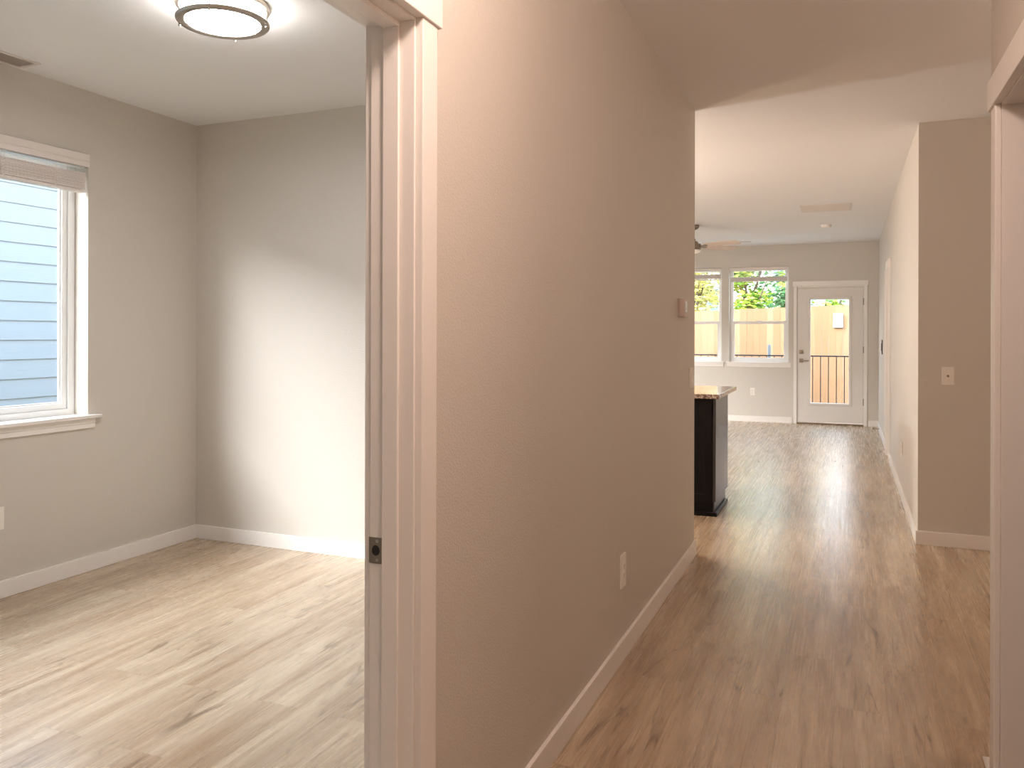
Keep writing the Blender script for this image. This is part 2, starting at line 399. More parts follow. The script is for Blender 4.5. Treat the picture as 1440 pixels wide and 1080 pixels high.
# ------------------------------------------------------------------ bedroom doorway (cased, door swung out of sight)
d = thing('door_1', 'white cased bedroom doorway with brass-toned strike plate in its jamb', 'doorway', ((HX + HB) / 2, 1.08, 0), kind='structure')
ox, oy = (HX + HB) / 2, 1.08
def at(bm): bmesh.ops.translate(bm, verts=bm.verts, vec=(-ox, -oy, 0)); return bm
JF, JN, JH = 1.558, 0.603, 2.044                    # jamb faces and head
obj('jamb', at(B((HB, HX, JF, OPF, 0, JH + 0.018))), 'trim', d, 0.001)
obj('jamb', at(B((HB, HX, OPN, JN, 0, JH + 0.018))), 'trim', d, 0.001)
obj('head_jamb', at(B((HB, HX, JN, JF, JH, JH + 0.018))), 'trim', d, 0.001)
obj('door_stop_strip', at(B((-0.947, -0.908, JF - 0.008, JF, 0, JH - 0.011))), 'trim', d, 0.0015)
obj('door_stop_strip', at(B((-0.947, -0.908, JN, JN + 0.011, 0, JH - 0.011))), 'trim', d, 0.0015)
obj('head_stop_strip', at(B((-0.947, -0.908, JN, JF, JH - 0.011, JH))), 'trim', d, 0.0015)
obj('casing', at(B((HX, HX + 0.018, 1.564, 1.632, 0, JH + 0.006))), 'trim', d, 0.002)
obj('casing', at(B((HX, HX + 0.018, 0.53, 0.597, 0, JH + 0.006))), 'trim', d, 0.002)
obj('head_casing', at(B((HX, HX + 0.024, 0.515, 1.646, JH + 0.006, JH + 0.13))), 'trim', d, 0.002)
obj('casing', at(B((HB - 0.018, HB, 1.564, 1.632, 0, JH + 0.006))), 'trim', d, 0.002)
obj('casing', at(B((HB - 0.018, HB, 0.53, 0.597, 0, JH + 0.006))), 'trim', d, 0.002)
obj('head_casing', at(B((HB - 0.024, HB, 0.515, 1.646, JH + 0.006, JH + 0.13))), 'trim', d, 0.002)
# strike plate: leaf on the jamb, lip curling over its bedroom edge, latch hole, two screws
bm = bmesh.new()
zc = 0.880
extrude_profile(bm, [(-0.949, JF - 0.0018), (-0.949, JF), (HB, JF), (HB, JF + 0.005), (HB - 0.003, JF + 0.009), (HB - 0.005, JF + 0.009), (HB - 0.0025, JF - 0.0002), (HB, JF - 0.0018)], 2, zc - 0.029, zc + 0.029)
sp_ = obj('strike_plate', at(bm), 'dark_nickel', d, 0.0008, label='satin metal strike plate in the bedroom door jamb')
bm = bmesh.new()
extrude_profile(bm, [(-0.9655 + 0.010 * math.cos(t), zc - 0.001 + (0.013 if math.sin(t) > 0 else 0.010) * math.sin(t)) for t in (2 * math.pi * k / 20 for k in range(20))], 1, JF - 0.0022, JF - 0.0015)
lh = obj('latch_hole', at(bm), 'hole', sp_)
for zz in (zc + 0.021, zc - 0.021):
    bm = bmesh.new(); cyl(bm, (-0.962, JF - 0.0016, zz), (-0.962, JF - 0.0026, zz), 0.0038, 14); obj('screw', at(bm), 'nickel', sp_)

# ------------------------------------------------------------------ near right doorway
d = thing('door_2', 'white cased doorway cut by the right edge of the picture', 'doorway', (RX + 0.065, 2.39, 0), kind='structure')
ox, oy = RX + 0.065, 2.39
j1, j0, jh = 2.812, 1.978, 2.050
obj('jamb', at(B((RX, RX + 0.13, j1, RO1, 0, jh + 0.016))), 'trim', d, 0.001)
obj('jamb', at(B((RX, RX + 0.13, RO0, j0, 0, jh + 0.016))), 'trim', d, 0.001)
obj('head_jamb', at(B((RX, RX + 0.13, j0, j1, jh, jh + 0.016))), 'trim', d, 0.001)
obj('door_stop_strip', at(B((RX + 0.078, RX + 0.118, j1 - 0.011, j1, 0, jh - 0.011))), 'trim', d, 0.0015)
obj('head_stop_strip', at(B((RX + 0.078, RX + 0.118, j0, j1, jh - 0.011, jh))), 'trim', d, 0.0015)
obj('casing', at(B((RX - 0.018, RX, 2.818, 2.890, 0, jh + 0.006))), 'trim', d, 0.004)
obj('casing', at(B((RX - 0.018, RX, 1.90, 1.972, 0, jh + 0.006))), 'trim', d, 0.004)
obj('head_casing', at(B((RX - 0.024, RX, 1.885, 2.920, jh + 0.006, jh + 0.098))), 'trim', d, 0.002)

# ------------------------------------------------------------------ windows
def window(n, label, loc, rot, w, h, hung, rec=0.105):
    """interior sill centre at loc, built facing -Y; h measured from the stool top"""
    t = thing('window_%d' % n, label, 'window', loc, rot, kind='structure')
    f = 0.04 if not hung else 0.034
    a = w / 2
    obj('window_frame', frame(-a, a, -0.005, h, rec, rec + 0.05, f), 'vinyl', t, 0.003)
    if hung:
        mid = h * 0.4165
        up = obj('upper_sash', frame(-a + f, a - f, mid - 0.022, h - f, rec + 0.026, rec + 0.046, 0.022, b=0.036), 'vinyl', t, 0.002)
        obj('pane', B((-a + f + 0.02, a - f - 0.02, rec + 0.034, rec + 0.038, mid, h - f - 0.02)), 'glass', up)
        lo = obj('lower_sash', frame(-a + f, a - f, f - 0.006, mid + 0.022, rec + 0.002, rec + 0.024, 0.042, b=0.04, t=0.044), 'vinyl', t, 0.002)
        obj('pane', B((-a + f + 0.04, a - f - 0.04, rec + 0.010, rec + 0.014, f + 0.03, mid - 0.02)), 'glass', lo)
        obj('sash_lock', B((-0.03, 0.03, rec - 0.004, rec + 0.012, mid + 0.022, mid + 0.032)), 'vinyl', lo, 0.003)
    else:
        sa = obj('sash', frame(-a + f, a - f, f - 0.006, h - f, rec + 0.012, rec + 0.044, 0.034), 'vinyl', t, 0.004)
        obj('glazing_bead', frame(-a + f + 0.034, a - f - 0.034, f + 0.028, h - f - 0.034, rec + 0.022, rec + 0.036, 0.008), 'vinyl', sa)
        obj('pane', B((-a + f + 0.03, a - f - 0.03, rec + 0.028, rec + 0.032, f + 0.024, h - f - 0.03)), 'glass', sa)
    if not hung:
        obj('mullion', B((-0.05, 0.05, rec - 0.002, rec + 0.05, 0.03, h - 0.03)), 'vinyl', t, 0.003)
    hn, fr_ = (0.072, -0.035) if n == 1 else (0.042, -0.030)
    bm = bmesh.new()
    extrude_profile(bm, [(-a - hn, fr_), (a + hn, fr_), (a + hn, 0.0), (a, 0.0), (a, rec + 0.05), (-a, rec + 0.05), (-a, 0.0), (-a - hn, 0.0)], 2, -0.02, 0.0)
    obj('window_sill', bm, 'trim', t, 0.003)
    e = 0.04 if n == 1 else 0.032
    bm = bmesh.new()
    extrude_profile(bm, [(0, -0.02), (-0.016, -0.02), (-0.016, -0.046), (-0.012, -0.05), (-0.012, -0.074), (-0.008, -0.078), (0, -0.078)], 0, -a - e, a + e)
    obj('window_apron', bm, 'trim', t)
    return t
window(1, 'white bedroom window looking onto pale lap siding', (LX, (W1[0] + W1[1]) / 2, 0.893), FACE_X, W1[1] - W1[0], W1[3] - 0.893, False)
window(4, 'added wide side window of the living room, unseen behind the hall wall', (LX, (W4[0] + W4[1]) / 2, 0.93), FACE_X, W4[1] - W4[0], W4[3] - 0.93, False)
window(2, 'far living room window partly hidden behind the hall wall end', ((W2[0] + W2[1]) / 2, FY, 0.93), 0, W2[1] - W2[0], W2[3] - 0.93, True, 0.09)
window(3, 'far living room window nearer to the glazed door', ((W3[0] + W3[1]) / 2, FY, 0.93), 0, W3[1] - W3[0], W3[3] - 0.93, True, 0.09)

# ------------------------------------------------------------------ blinds
def blind(label, loc, rot, w, val_h, top_stack, bottom, loose, tapes, front=-0.012):
    """top centre of the opening at loc; measures go down from it"""
    t = thing('window_blind', label, 'blind', loc, rot, group='raised slat blinds')
    a = w / 2
    bm = bmesh.new()
    extrude_profile(bm, [(front, -0.004), (front - 0.008, -0.006), (front - 0.008, -val_h * 0.55), (front - 0.004, -val_h * 0.62), (front - 0.008, -val_h * 0.7), (front - 0.007, -val_h), (front + 0.004, -val_h)], 0, -a, a)
    obj('valance', bm, 'blind', t)
    obj('head_rail', B((-a + 0.01, a - 0.01, 0.004, 0.05, -val_h - 0.004, -0.004)), 'vinyl', t, 0.002)
    bm = bmesh.new()
    n = max(4, int((bottom - top_stack - 0.016) / 0.0072))
    for k in range(n):
        z = -top_stack - k * 0.0072
        j = random.uniform(-0.0025, 0.0025); e = random.uniform(-0.003, 0.003)
        extrude_profile(bm, [(front + j, z - 0.0082), (front + 0.025 + j, z - 0.0056), (front + 0.05 + j, z - 0.0082), (front + 0.05 + j, z - 0.0026), (front + 0.025 + j, z), (front + j, z - 0.0026)], 0, -a + 0.016 + e, a - 0.016 + e)
    for z in loose:
        extrude_profile(bm, [(front, -z - 0.004), (front + 0.025, -z), (front + 0.05, -z + 0.002), (front + 0.05, -z + 0.005), (front + 0.025, -z + 0.003), (front, -z - 0.001)], 0, -a + 0.016, a - 0.016)
    obj('slat_stack', bm, 'blind', t)
    obj('bottom_rail', B((-a + 0.016, a - 0.016, front - 0.001, front + 0.051, -bottom, -bottom + 0.015)), 'blind', t, 0.003)
    for x in tapes:
        bm = bmesh.new()
        for dx in (-0.008, 0.008):
            for yy in (front - 0.002, front + 0.052):
                cyl(bm, (x + dx, yy, -val_h), (x + dx, yy, -bottom + 0.003), 0.0009, 6)
        for k in range(9):
            z = -top_stack - (bottom - top_stack) * (k + 0.5) / 9
            cyl(bm, (x - 0.009, front - 0.003, z), (x + 0.009, front - 0.003, z - 0.004), 0.0011, 6)
        obj('ladder_cord', bm, 'cord', t)
    return t
blind('white slat blind raised to the top of the bedroom window', (LX, (W1[0] + W1[1]) / 2, W1[3]), FACE_X, W1[1] - W1[0] - 0.014, 0.078, 0.112, 0.224, [], (-1.4, -0.7, 0.0, 0.7, 1.05, 1.42, 1.72))
blind('white slat blind raised on the far window beside the hall wall end', ((W2[0] + W2[1]) / 2, FY, W2[3]), 0, W2[1] - W2[0] - 0.012, 0.045, 0.095, 0.19, [], (-0.3, 0, 0.3))
blind('white slat blind with a few loose slats on the window beside the glazed door', ((W3[0] + W3[1]) / 2, FY, W3[3]), 0, W3[1] - W3[0] - 0.012, 0.05, 0.150, 0.225, [0.082, 0.104, 0.127], (-0.3, 0, 0.3))

# ------------------------------------------------------------------ glazed back door
x0, x1 = -0.706, 0.221
d = thing('door_3', 'white back door with a full glass pane on the far wall', 'door', ((x0 + x1) / 2, FY, 0), kind='structure')
ox, oy = (x0 + x1) / 2, FY
lf = obj('door_leaf', at(frame(x0, x1, 0.032, 2.070, FY + 0.006, FY + 0.05, 0.185, 0.200, 0.285, 0.18)), 'door', d, 0.002)
fr = obj('lite_frame', at(frame(-0.557, 0.062, 0.283, 1.935, FY - 0.006, FY + 0.05, 0.04)), 'door', lf, 0.006)
obj('pane', at(B((-0.52, 0.025, FY + 0.02, FY + 0.026, 0.32, 1.90))), 'glass', lf)
obj('jamb', at(B((D3[0], x0 - 0.003, FY, FY + 0.13, 0, D3[2]))), 'trim', d, 0.001)
obj('jamb', at(B((x1 + 0.003, D3[1], FY, FY + 0.13, 0, D3[2]))), 'trim', d, 0.001)
obj('head_jamb', at(B((x0 - 0.003, x1 + 0.003, FY, FY + 0.13, 2.074, D3[2]))), 'trim', d, 0.001)
obj('door_stop_strip', at(B((x0 - 0.003, x0 + 0.012, FY + 0.054, FY + 0.07, 0.03, 2.074), (x1 - 0.012, x1 + 0.003, FY + 0.054, FY + 0.07, 0.03, 2.074), (x0, x1, FY + 0.054, FY + 0.07, 2.06, 2.074))), 'trim', d)
obj('threshold', at(B((x0 - 0.003, x1 + 0.003, FY - 0.01, FY + 0.17, 0.0, 0.022))), 'dark_nickel', d, 0.003, label='metal threshold under the back door')
obj('casing', at(B((-0.760, -0.714, FY - 0.018, FY, 0, 2.094))), 'trim', d, 0.002)
obj('casing', at(B((0.229, 0.275, FY - 0.018, FY, 0, 2.094))), 'trim', d, 0.002)
obj('head_casing', at(B((-0.773, 0.290, FY - 0.024, FY, 2.094, 2.172))), 'trim', d, 0.002)
bm = B((-0.677, -0.620, FY - 0.008, FY + 0.006, 1.066, 1.122)); cyl(bm, (-0.648, FY - 0.008, 1.094), (-0.648, FY - 0.016, 1.094), 0.017, 20)
db = obj('deadbolt', at(bm), 'dark_nickel', lf, 0.002, label='square satin nickel deadbolt')
obj('thumb_turn', at(B((-0.652, -0.644, FY - 0.03, FY - 0.016, 1.078, 1.110))), 'dark_nickel', db, 0.002)
lv = obj('lever_plate', at(B((-0.677, -0.620, FY - 0.01, FY + 0.006, 0.934, 0.991))), 'dark_nickel', lf, 0.002, label='square satin nickel lever rose')
bm = bmesh.new(); cyl(bm, (-0.648, FY - 0.01, 0.963), (-0.648, FY - 0.05, 0.963), 0.011, 14); box(bm, -0.658, -0.540, FY - 0.058, FY - 0.046, 0.953, 0.972)
obj('door_handle', at(bm), 'dark_nickel', lv, 0.003)
for z in (1.854, 1.135, 0.353):
    bm = B((0.2225, 0.2245, FY - 0.003, FY + 0.006, z - 0.05, z + 0.05)); cyl(bm, (0.2235, FY - 0.006, z - 0.05), (0.2235, FY - 0.006, z + 0.05), 0.007, 12)
    obj('hinge', at(bm), 'dark_nickel', d)

# ------------------------------------------------------------------ narrow closet door in the right wall
d = thing('door_4', 'white narrow closet door with casing in the pale right wall', 'door', (RX, 9.89, 0), kind='structure')
ox, oy = RX, 9.89
obj('door_leaf', at(B((RX + 0.03, RX + 0.065, CO0 + 0.018, CO1 - 0.018, 0.012, COH - 0.02))), 'door', d, 0.002)
obj('jamb', at(B((RX, RX + 0.13, CO0, CO0 + 0.016, 0, COH))), 'trim', d)
obj('jamb', at(B((RX, RX + 0.13, CO1 - 0.016, CO1, 0, COH))), 'trim', d)
obj('head_jamb', at(B((RX, RX + 0.13, CO0 + 0.016, CO1 - 0.016, COH - 0.016, COH))), 'trim', d)
obj('casing', at(B((RX - 0.018, RX, CO0 - 0.06, CO0 + 0.010, 0, COH - 0.01))), 'trim', d, 0.002)
obj('casing', at(B((RX - 0.032, RX, CO1 - 0.010, CO1 + 0.06, 0, COH - 0.01))), 'trim', d, 0.002)
obj('head_casing', at(B((RX - 0.026, RX, CO0 - 0.075, CO1 + 0.075, COH - 0.01, COH + 0.08))), 'trim', d, 0.002)

# ------------------------------------------------------------------ outlets, switches, plates
def rounded(x0, x1, z0, z1, r, n=4):
    P = []
    for cx, cz, a0 in ((x1 - r, z1 - r, 0), (x0 + r, z1 - r, 90), (x0 + r, z0 + r, 180), (x1 - r, z0 + r, 270)):
        for k in range(n + 1):
            a = math.radians(a0 + 90 * k / n); P.append((cx + r * math.cos(a), cz + r * math.sin(a)))
    return P
def plate(bm, w, h, t=0.006, r=0.004):
    extrude_profile(bm, rounded(-w / 2, w / 2, -h / 2, h / 2, r), 1, -t, 0.0); return bm
def outlet(label, loc, rot, w=0.071, h=0.117):
    t = thing('wall_outlet', label, 'outlet', loc, rot, group='duplex outlets')
    obj('cover_plate', plate(bmesh.new(), w, h), 'plastic', t, 0.0015)
    for z in (0.0195, -0.0195):
        bm = bmesh.new()
        extrude_profile(bm, rounded(-0.017, 0.017, z - 0.0145, z + 0.0145, 0.008), 1, -0.0085, -0.004)
        rc = obj('receptacle', bm, 'plastic', t, 0.0008)
        bm = B((-0.0075, -0.0055, -0.0088, -0.008, z - 0.002, z + 0.006), (0.0055, 0.0075, -0.0088, -0.008, z - 0.002, z + 0.006))
        cyl(bm, (0, -0.008, z - 0.008), (0, -0.0088, z - 0.008), 0.0024, 10)
        obj('slots', bm, 'slot', rc)
    bm = bmesh.new(); cyl(bm, (0, -0.006, 0), (0, -0.0072, 0), 0.003, 12); obj('screw', bm, 'plastic', t)
    return t
outlet('white outlet low on the bedroom wall at the left edge, below the window', (LX, 2.844, 0.410), FACE_X)
outlet('white outlet low on the hall wall', (HX, 3.346, 0.368), FACE_X, 0.078, 0.14)
outlet('white outlet on the far wall between the island and the glazed door', (-1.366, FY, 0.470), 0)
outlet('white outlet low on the pale right wall before the closet door', (RX, 7.515, 0.412), FACE_NX)

t = thing('light_switch', 'white stacked two-rocker switch at the open end of the hall wall', 'switch', (HX, 4.94, 1.098), FACE_X)
obj('cover_plate', plate(bmesh.new(), 0.09, 0.122, 0.009), 'plastic', t, 0.0015)
for z, s in ((0.030, 1), (-0.030, -1)):
    bm = bmesh.new()
    extrude_profile(bm, [(-0.004, z + 0.026), (-0.014 - 0.008 * (s > 0), z + 0.026), (-0.016, z), (-0.014 - 0.008 * (s < 0), z - 0.026), (-0.004, z - 0.026)], 0, -0.020, 0.020)
    obj('rocker', bm, 'plastic', t, 0.001)
t = thing('light_switch', 'dark grey switch on the right wall just past the closet door', 'switch', (RX, 11.70, 1.20), FACE_NX)
obj('cover_plate', plate(bmesh.new(), 0.12, 0.19, 0.012), 'dark_plate', t, 0.0015)
obj('rocker', B((-0.018, 0.018, -0.018, -0.010, -0.05, 0.05)), 'dark_plate', t, 0.002)
t = thing('light_switch', 'pale switch on the right wall close to the glazed door', 'switch', (RX, 12.72, 1.105), FACE_NX)
obj('cover_plate', plate(bmesh.new(), 0.11, 0.125), 'plastic', t, 0.0015)
obj('rocker', B((-0.017, 0.017, -0.011, -0.005, -0.033, 0.033)), 'plastic', t, 0.0015)

t = thing('cable_plate', 'beige wall plate with a round centre jack on the shaded alcove wall', 'wall plate', (0.5985, AY, 1.098), 0)
obj('cover_plate', plate(bmesh.new(), 0.071, 0.116), 'plastic', t, 0.002)
bm = bmesh.new(); cyl(bm, (0, -0.005, -0.001), (0, -0.009, -0.001), 0.0085, 6); cyl(bm, (0, -0.009, -0.001), (0, -0.014, -0.001), 0.0055, 16)
obj('jack', bm, 'dark_nickel', t)
for z in (0.042, -0.042):
    bm = bmesh.new(); cyl(bm, (0, -0.005, z), (0, -0.0072, z), 0.003, 12); obj('screw', bm, 'plastic', t)

t = thing('thermostat', 'beige thermostat with a pale screen on the hall wall', 'thermostat', (HX, 4.60, 1.508), FACE_X)
obj('back_plate', B((-0.062, 0.062, -0.008, 0, -0.053, 0.053)), 'thermo', t, 0.003)
obj('housing', B((-0.058, 0.058, -0.036, -0.008, -0.050, 0.050)), 'thermo', t, 0.005)
obj('screen', B((-0.040, 0.034, -0.0385, -0.034, -0.024, 0.034)), 'screen', t, 0.001, label='pale thermostat screen')
obj('button_strip', B((-0.030, 0.030, -0.038, -0.034, -0.043, -0.034)), 'thermo', t, 0.001)

# ------------------------------------------------------------------ ceiling fittings
t = thing('flush_ceiling_light', 'round lit ceiling light with two nickel rings in the bedroom', 'ceiling light', (-2.425, 2.700, H))
LR = 0.186
obj('top_ring', lathe(bmesh.new(), [(LR - 0.014, 0), (LR + 0.002, 0), (LR + 0.004, -0.006), (LR, -0.022), (LR - 0.012, -0.024), (LR - 0.014, -0.01)], closed=True, seg=64), 'nickel', t, smooth='auto')
df = obj('diffuser', lathe(bmesh.new(), [(0.0, -0.079), (0.10, -0.078), (0.150, -0.0755), (0.158, -0.072), (0.10, -0.070), (0.0, -0.070)], seg=64), 'diffuser', t, smooth='auto')
obj('drum', lathe(bmesh.new(), [(0.0, -0.0695), (0.160, -0.0695), (0.168, -0.066), (0.168, -0.004), (0.0, -0.004)], seg=64), 'diffuser_side', df, smooth='auto')
obj('lower_ring', lathe(bmesh.new(), [(0.152, -0.080), (0.160, -0.084), (LR - 0.004, -0.083), (LR + 0.002, -0.077), (LR + 0.002, -0.072), (LR - 0.002, -0.069), (0.172, -0.070), (0.160, -0.074)], closed=True, seg=64), 'nickel', t, smooth='auto')
for k in range(4):
    a = math.radians(25 + 90 * k); c_, s_ = math.cos(a) * (LR - 0.006), math.sin(a) * (LR - 0.006)
    bm = bmesh.new(); cyl(bm, (c_, s_, -0.02), (c_, s_, -0.078), 0.003, 10); rd = obj('rod', bm, 'nickel', t, smooth='auto')
    bm = bmesh.new(); lathe(bm, [(0, -0.096), (0.004, -0.095), (0.006, -0.091), (0.005, -0.086), (0, -0.083)], (c_, s_, 0), 12); obj('finial', bm, 'nickel', rd, smooth=True)

def vent(label, x0, x1, y0, y1, nsl, along_x, z=H, rim=0.022, cat='vent', m='grille', inner='grille_dark'):
    cx, cy = (x0 + x1) / 2, (y0 + y1) / 2
    t = thing('ceiling_vent', label, cat, (cx, cy, z))
    a, b = (x1 - x0) / 2, (y1 - y0) / 2
    bm = frame(-a, a, -b, b, -0.006, 0, rim)
    for v in bm.verts: v.co = Vector((v.co.x, v.co.z, v.co.y))
    bmesh.ops.recalc_face_normals(bm, faces=bm.faces)
    obj('rim', bm, m, t, 0.002)
    obj('duct_plate', B((-a + rim * 0.7, a - rim * 0.7, -b + rim * 0.7, b - rim * 0.7, -0.001, 0.0)), inner, t)
    bm = bmesh.new()
    for k in range(nsl):
        if along_x:
            q = -b + rim + (2 * b - 2 * rim) * (k + 0.5) / nsl; w = (2 * b - 2 * rim) / nsl * (0.32 if inner == 'hole' else 0.55)
            extrude_profile(bm, [(q - w, -0.002), (q + w * 0.6, -0.007), (q + w, -0.007), (q - w * 0.6, -0.001)], 0, -a + rim, a - rim)
        else:
            q = -a + rim + (2 * a - 2 * rim) * (k + 0.5) / nsl; w = (2 * a - 2 * rim) / nsl * 0.55
            extrude_profile(bm, [(q - w, -0.002), (q + w * 0.6, -0.007), (q + w, -0.007), (q - w * 0.6, -0.001)], 1, -b + rim, b - rim)
    obj('louver', bm, m, t)
    return t
vent('white slotted register on the bedroom ceiling above the window', -3.985, -3.825, 2.585, 2.945, 26, False)
vent('large white return grille on the living room ceiling', -0.478, 0.038, 9.26, 9.79, 26, True, H + 0.006, inner='hole')
vent('small register on the living room ceiling close to the far wall', -1.55, -1.33, 12.52, 12.66, 6, True, H + 0.006, 0.014)

t = thing('smoke_detector', 'small round smoke detector on the living room ceiling', 'smoke detector', (-0.25, 11.02, H + 0.006))
obj('base', lathe(bmesh.new(), [(0, 0), (0.066, 0), (0.066, -0.010), (0, -0.010)], seg=32), 'plastic', t, smooth='auto')
obj('cover', lathe(bmesh.new(), [(0, -0.010), (0.060, -0.010), (0.060, -0.022), (0.054, -0.034), (0.03, -0.038), (0, -0.039)], seg=32), 'plastic', t, smooth='auto')

# ceiling fan
fx, fy = -1.815, 10.45
t = thing('ceiling_fan', 'brushed nickel ceiling fan half hidden by the hall wall end', 'ceiling fan', (fx, fy, H + 0.006))
obj('canopy', lathe(bmesh.new(), [(0, 0), (0.075, 0), (0.075, -0.03), (0.06, -0.05), (0.025, -0.065), (0, -0.066)], seg=32), 'dark_nickel', t, smooth='auto')
bm = bmesh.new(); cyl(bm, (0, 0, -0.06), (0, 0, -0.20), 0.014, 16); obj('downrod', bm, 'dark_nickel', t, smooth='auto')
obj('motor_housing', lathe(bmesh.new(), [(0, -0.175), (0.03, -0.175), (0.034, -0.205), (0.06, -0.21), (0.066, -0.235), (0.098, -0.24), (0.105, -0.27), (0.10, -0.30), (0.08, -0.315), (0, -0.315)], seg=40), 'dark_nickel', t, smooth='auto')
obj('light_bowl', lathe(bmesh.new(), [(0, -0.315), (0.095, -0.315), (0.098, -0.325), (0.085, -0.345), (0.05, -0.358), (0, -0.362)], seg=40), 'fan_bowl', t, smooth='auto', label='frosted white bowl under the fan')
for k in range(5):
    a = YAW + math.radians(25 - 72 * k)
    bm = bmesh.new()
    R_ = 0.66
    pts = [(0.17, -0.045), (0.22, -0.055), (R_ - 0.06, -0.068), (R_ - 0.02, -0.06), (R_, -0.03), (R_, 0.05), (R_ - 0.02, 0.066), (0.22, 0.055), (0.17, 0.045)]
    extrude_profile(bm, pts, 2, -0.004, 0.004)
    mt = Matrix.Translation((0, 0, -0.265)) @ Matrix.Rotation(a, 4, 'Z') @ Matrix.Rotation(math.radians(-15), 4, 'X')
    bmesh.ops.transform(bm, matrix=mt, verts=bm.verts)
    bl = obj('blade', bm, 'blade', t, 0.002)
    bm = B((0.085, 0.21, -0.018, 0.018, -0.012, -0.004)); bmesh.ops.transform(bm, matrix=mt, verts=bm.verts)
    obj('blade_bracket', bm, 'dark_nickel', bl, 0.002)

# ------------------------------------------------------------------ kitchen island
ix1, iy0, iy1, ix0 = -0.905, 6.200, 6.865, -3.0
t = thing('kitchen_island', 'dark espresso kitchen island behind the end of the hall wall', 'island', ((ix0 + ix1) / 2, (iy0 + iy1) / 2, 0))
ox, oy = (ix0 + ix1) / 2, (iy0 + iy1) / 2
KT = 0.11
obj('body', at(B((ix0, ix1 - 0.02, iy0 + 0.02, iy1, KT, 0.878), (ix0, ix1 - 0.02, iy0 + 0.02, iy1 - 0.075, 0.0, KT))), 'espresso', t)
obj('end_panel', at(B((ix1 - 0.02, ix1, iy0, iy1, KT, 0.878), (ix1 - 0.02, ix1 - 0.010, iy0, iy1 - 0.075, 0.0, KT))), 'espresso_gloss', t, 0.0015)
obj('back_panel', at(B((ix0, ix1 - 0.02, iy0 + 0.008, iy0 + 0.02, 0, 0.878))), 'espresso', t)
for k in range(4):
    w = (ix1 - 0.02 - ix0) / 4; a = ix0 + k * w
    obj('panel_frame', at(frame(a + 0.004, a + w - 0.004, 0.10, 0.872, iy0, iy0 + 0.010, 0.06)), 'espresso', t, 0.0015)
obj('shoe_moulding', at(B((ix1 - 0.010, ix1 + 0.010, iy0 + 0.0085, iy1 - 0.07, 0, 0.03), (ix0, ix1 + 0.010, iy0 - 0.010, iy0 + 0.008, 0, 0.03))), 'espresso', t, 0.004)
ct = obj('countertop', B((ix0 - 0.03, -0.878, 6.165, 7.20, 0.880, 0.914)), 'granite', bevel=0.005, loc=((ix0 - 0.9) / 2, 6.7, 0.88))
tag(ct, 'polished speckled brown granite countertop on the dark island', 'countertop')

# ------------------------------------------------------------------ small things on the floor
sc_ = obj('trim_offcut', B((0.406, 0.426, 2.90, 3.005, 0.0, 0.006)), 'trim', bevel=0.001, loc=(0.416, 2.95, 0))
tag(sc_, 'small white trim scrap on the floor at the foot of the near doorway casing', 'trim scrap')
t = thing('door_stop', 'small dark spring door stop on the baseboard right of the glazed door', 'door stop', (RX - BT, 12.45, 0.05))
bm = bmesh.new(); cyl(bm, (0, 0, 0), (-0.006, 0, 0), 0.012, 14); obj('flange', bm, 'dark_nickel', t)
bm = bmesh.new(); cyl(bm, (-0.006, 0, 0), (-0.07, 0, 0), 0.006, 12); obj('spring', bm, 'dark_nickel', t)
bm = bmesh.new(); cyl(bm, (-0.07, 0, 0), (-0.08, 0, 0), 0.009, 12); obj('bumper', bm, 'slot', t)

# ------------------------------------------------------------------ outdoors
GZ = -0.12
struct('ground', B((-30, 30, -20, 60, GZ - 0.2, GZ)), 'ground', 'bare yard ground around the house', 'ground')
struct('patio', B((-4.2, 2.4, OY, 15.1, GZ, -0.03)), 'concrete', 'pale concrete patio outside the glazed door', 'patio')

def lap_siding(bm, x, y0, y1, z0, z1, pitch=0.178, lip=0.012, face=1):
    n = int(math.ceil((z1 - z0) / pitch))
    for k in range(n):
        a, b = z0 + k * pitch, min(z1, z0 + (k + 1) * pitch)
        extrude_profile(bm, [(x, a), (x + face * lip, a), (x + face * 0.002, b), (x, b)], 1, y0, y1)
t = thing('neighbour_house', 'pale blue lap-sided house outside the bedroom window', 'house', (-9, 2, GZ))
ox, oy = -9, 2
def atz(bm): bmesh.ops.translate(bm, verts=bm.verts, vec=(-ox, -oy, -GZ)); return bm
obj('wall_core', atz(B((-13, -7.02, -7, 12, GZ, 3.05))), 'siding', t)
bm = bmesh.new(); lap_siding(bm, -7.02, -7, 12, 0.760 - 5 * 0.178 + 0.0, 3.05); obj('lap_siding', atz(bm), 'siding', t)
bm = bmesh.new(); extrude_profile(bm, [(-6.75, 3.02), (-6.75, 3.14), (-10, 4.3), (-13.3, 3.14), (-13.3, 3.02)], 1, -7.3, 12.3); obj('roof', atz(bm), 'roof', t)

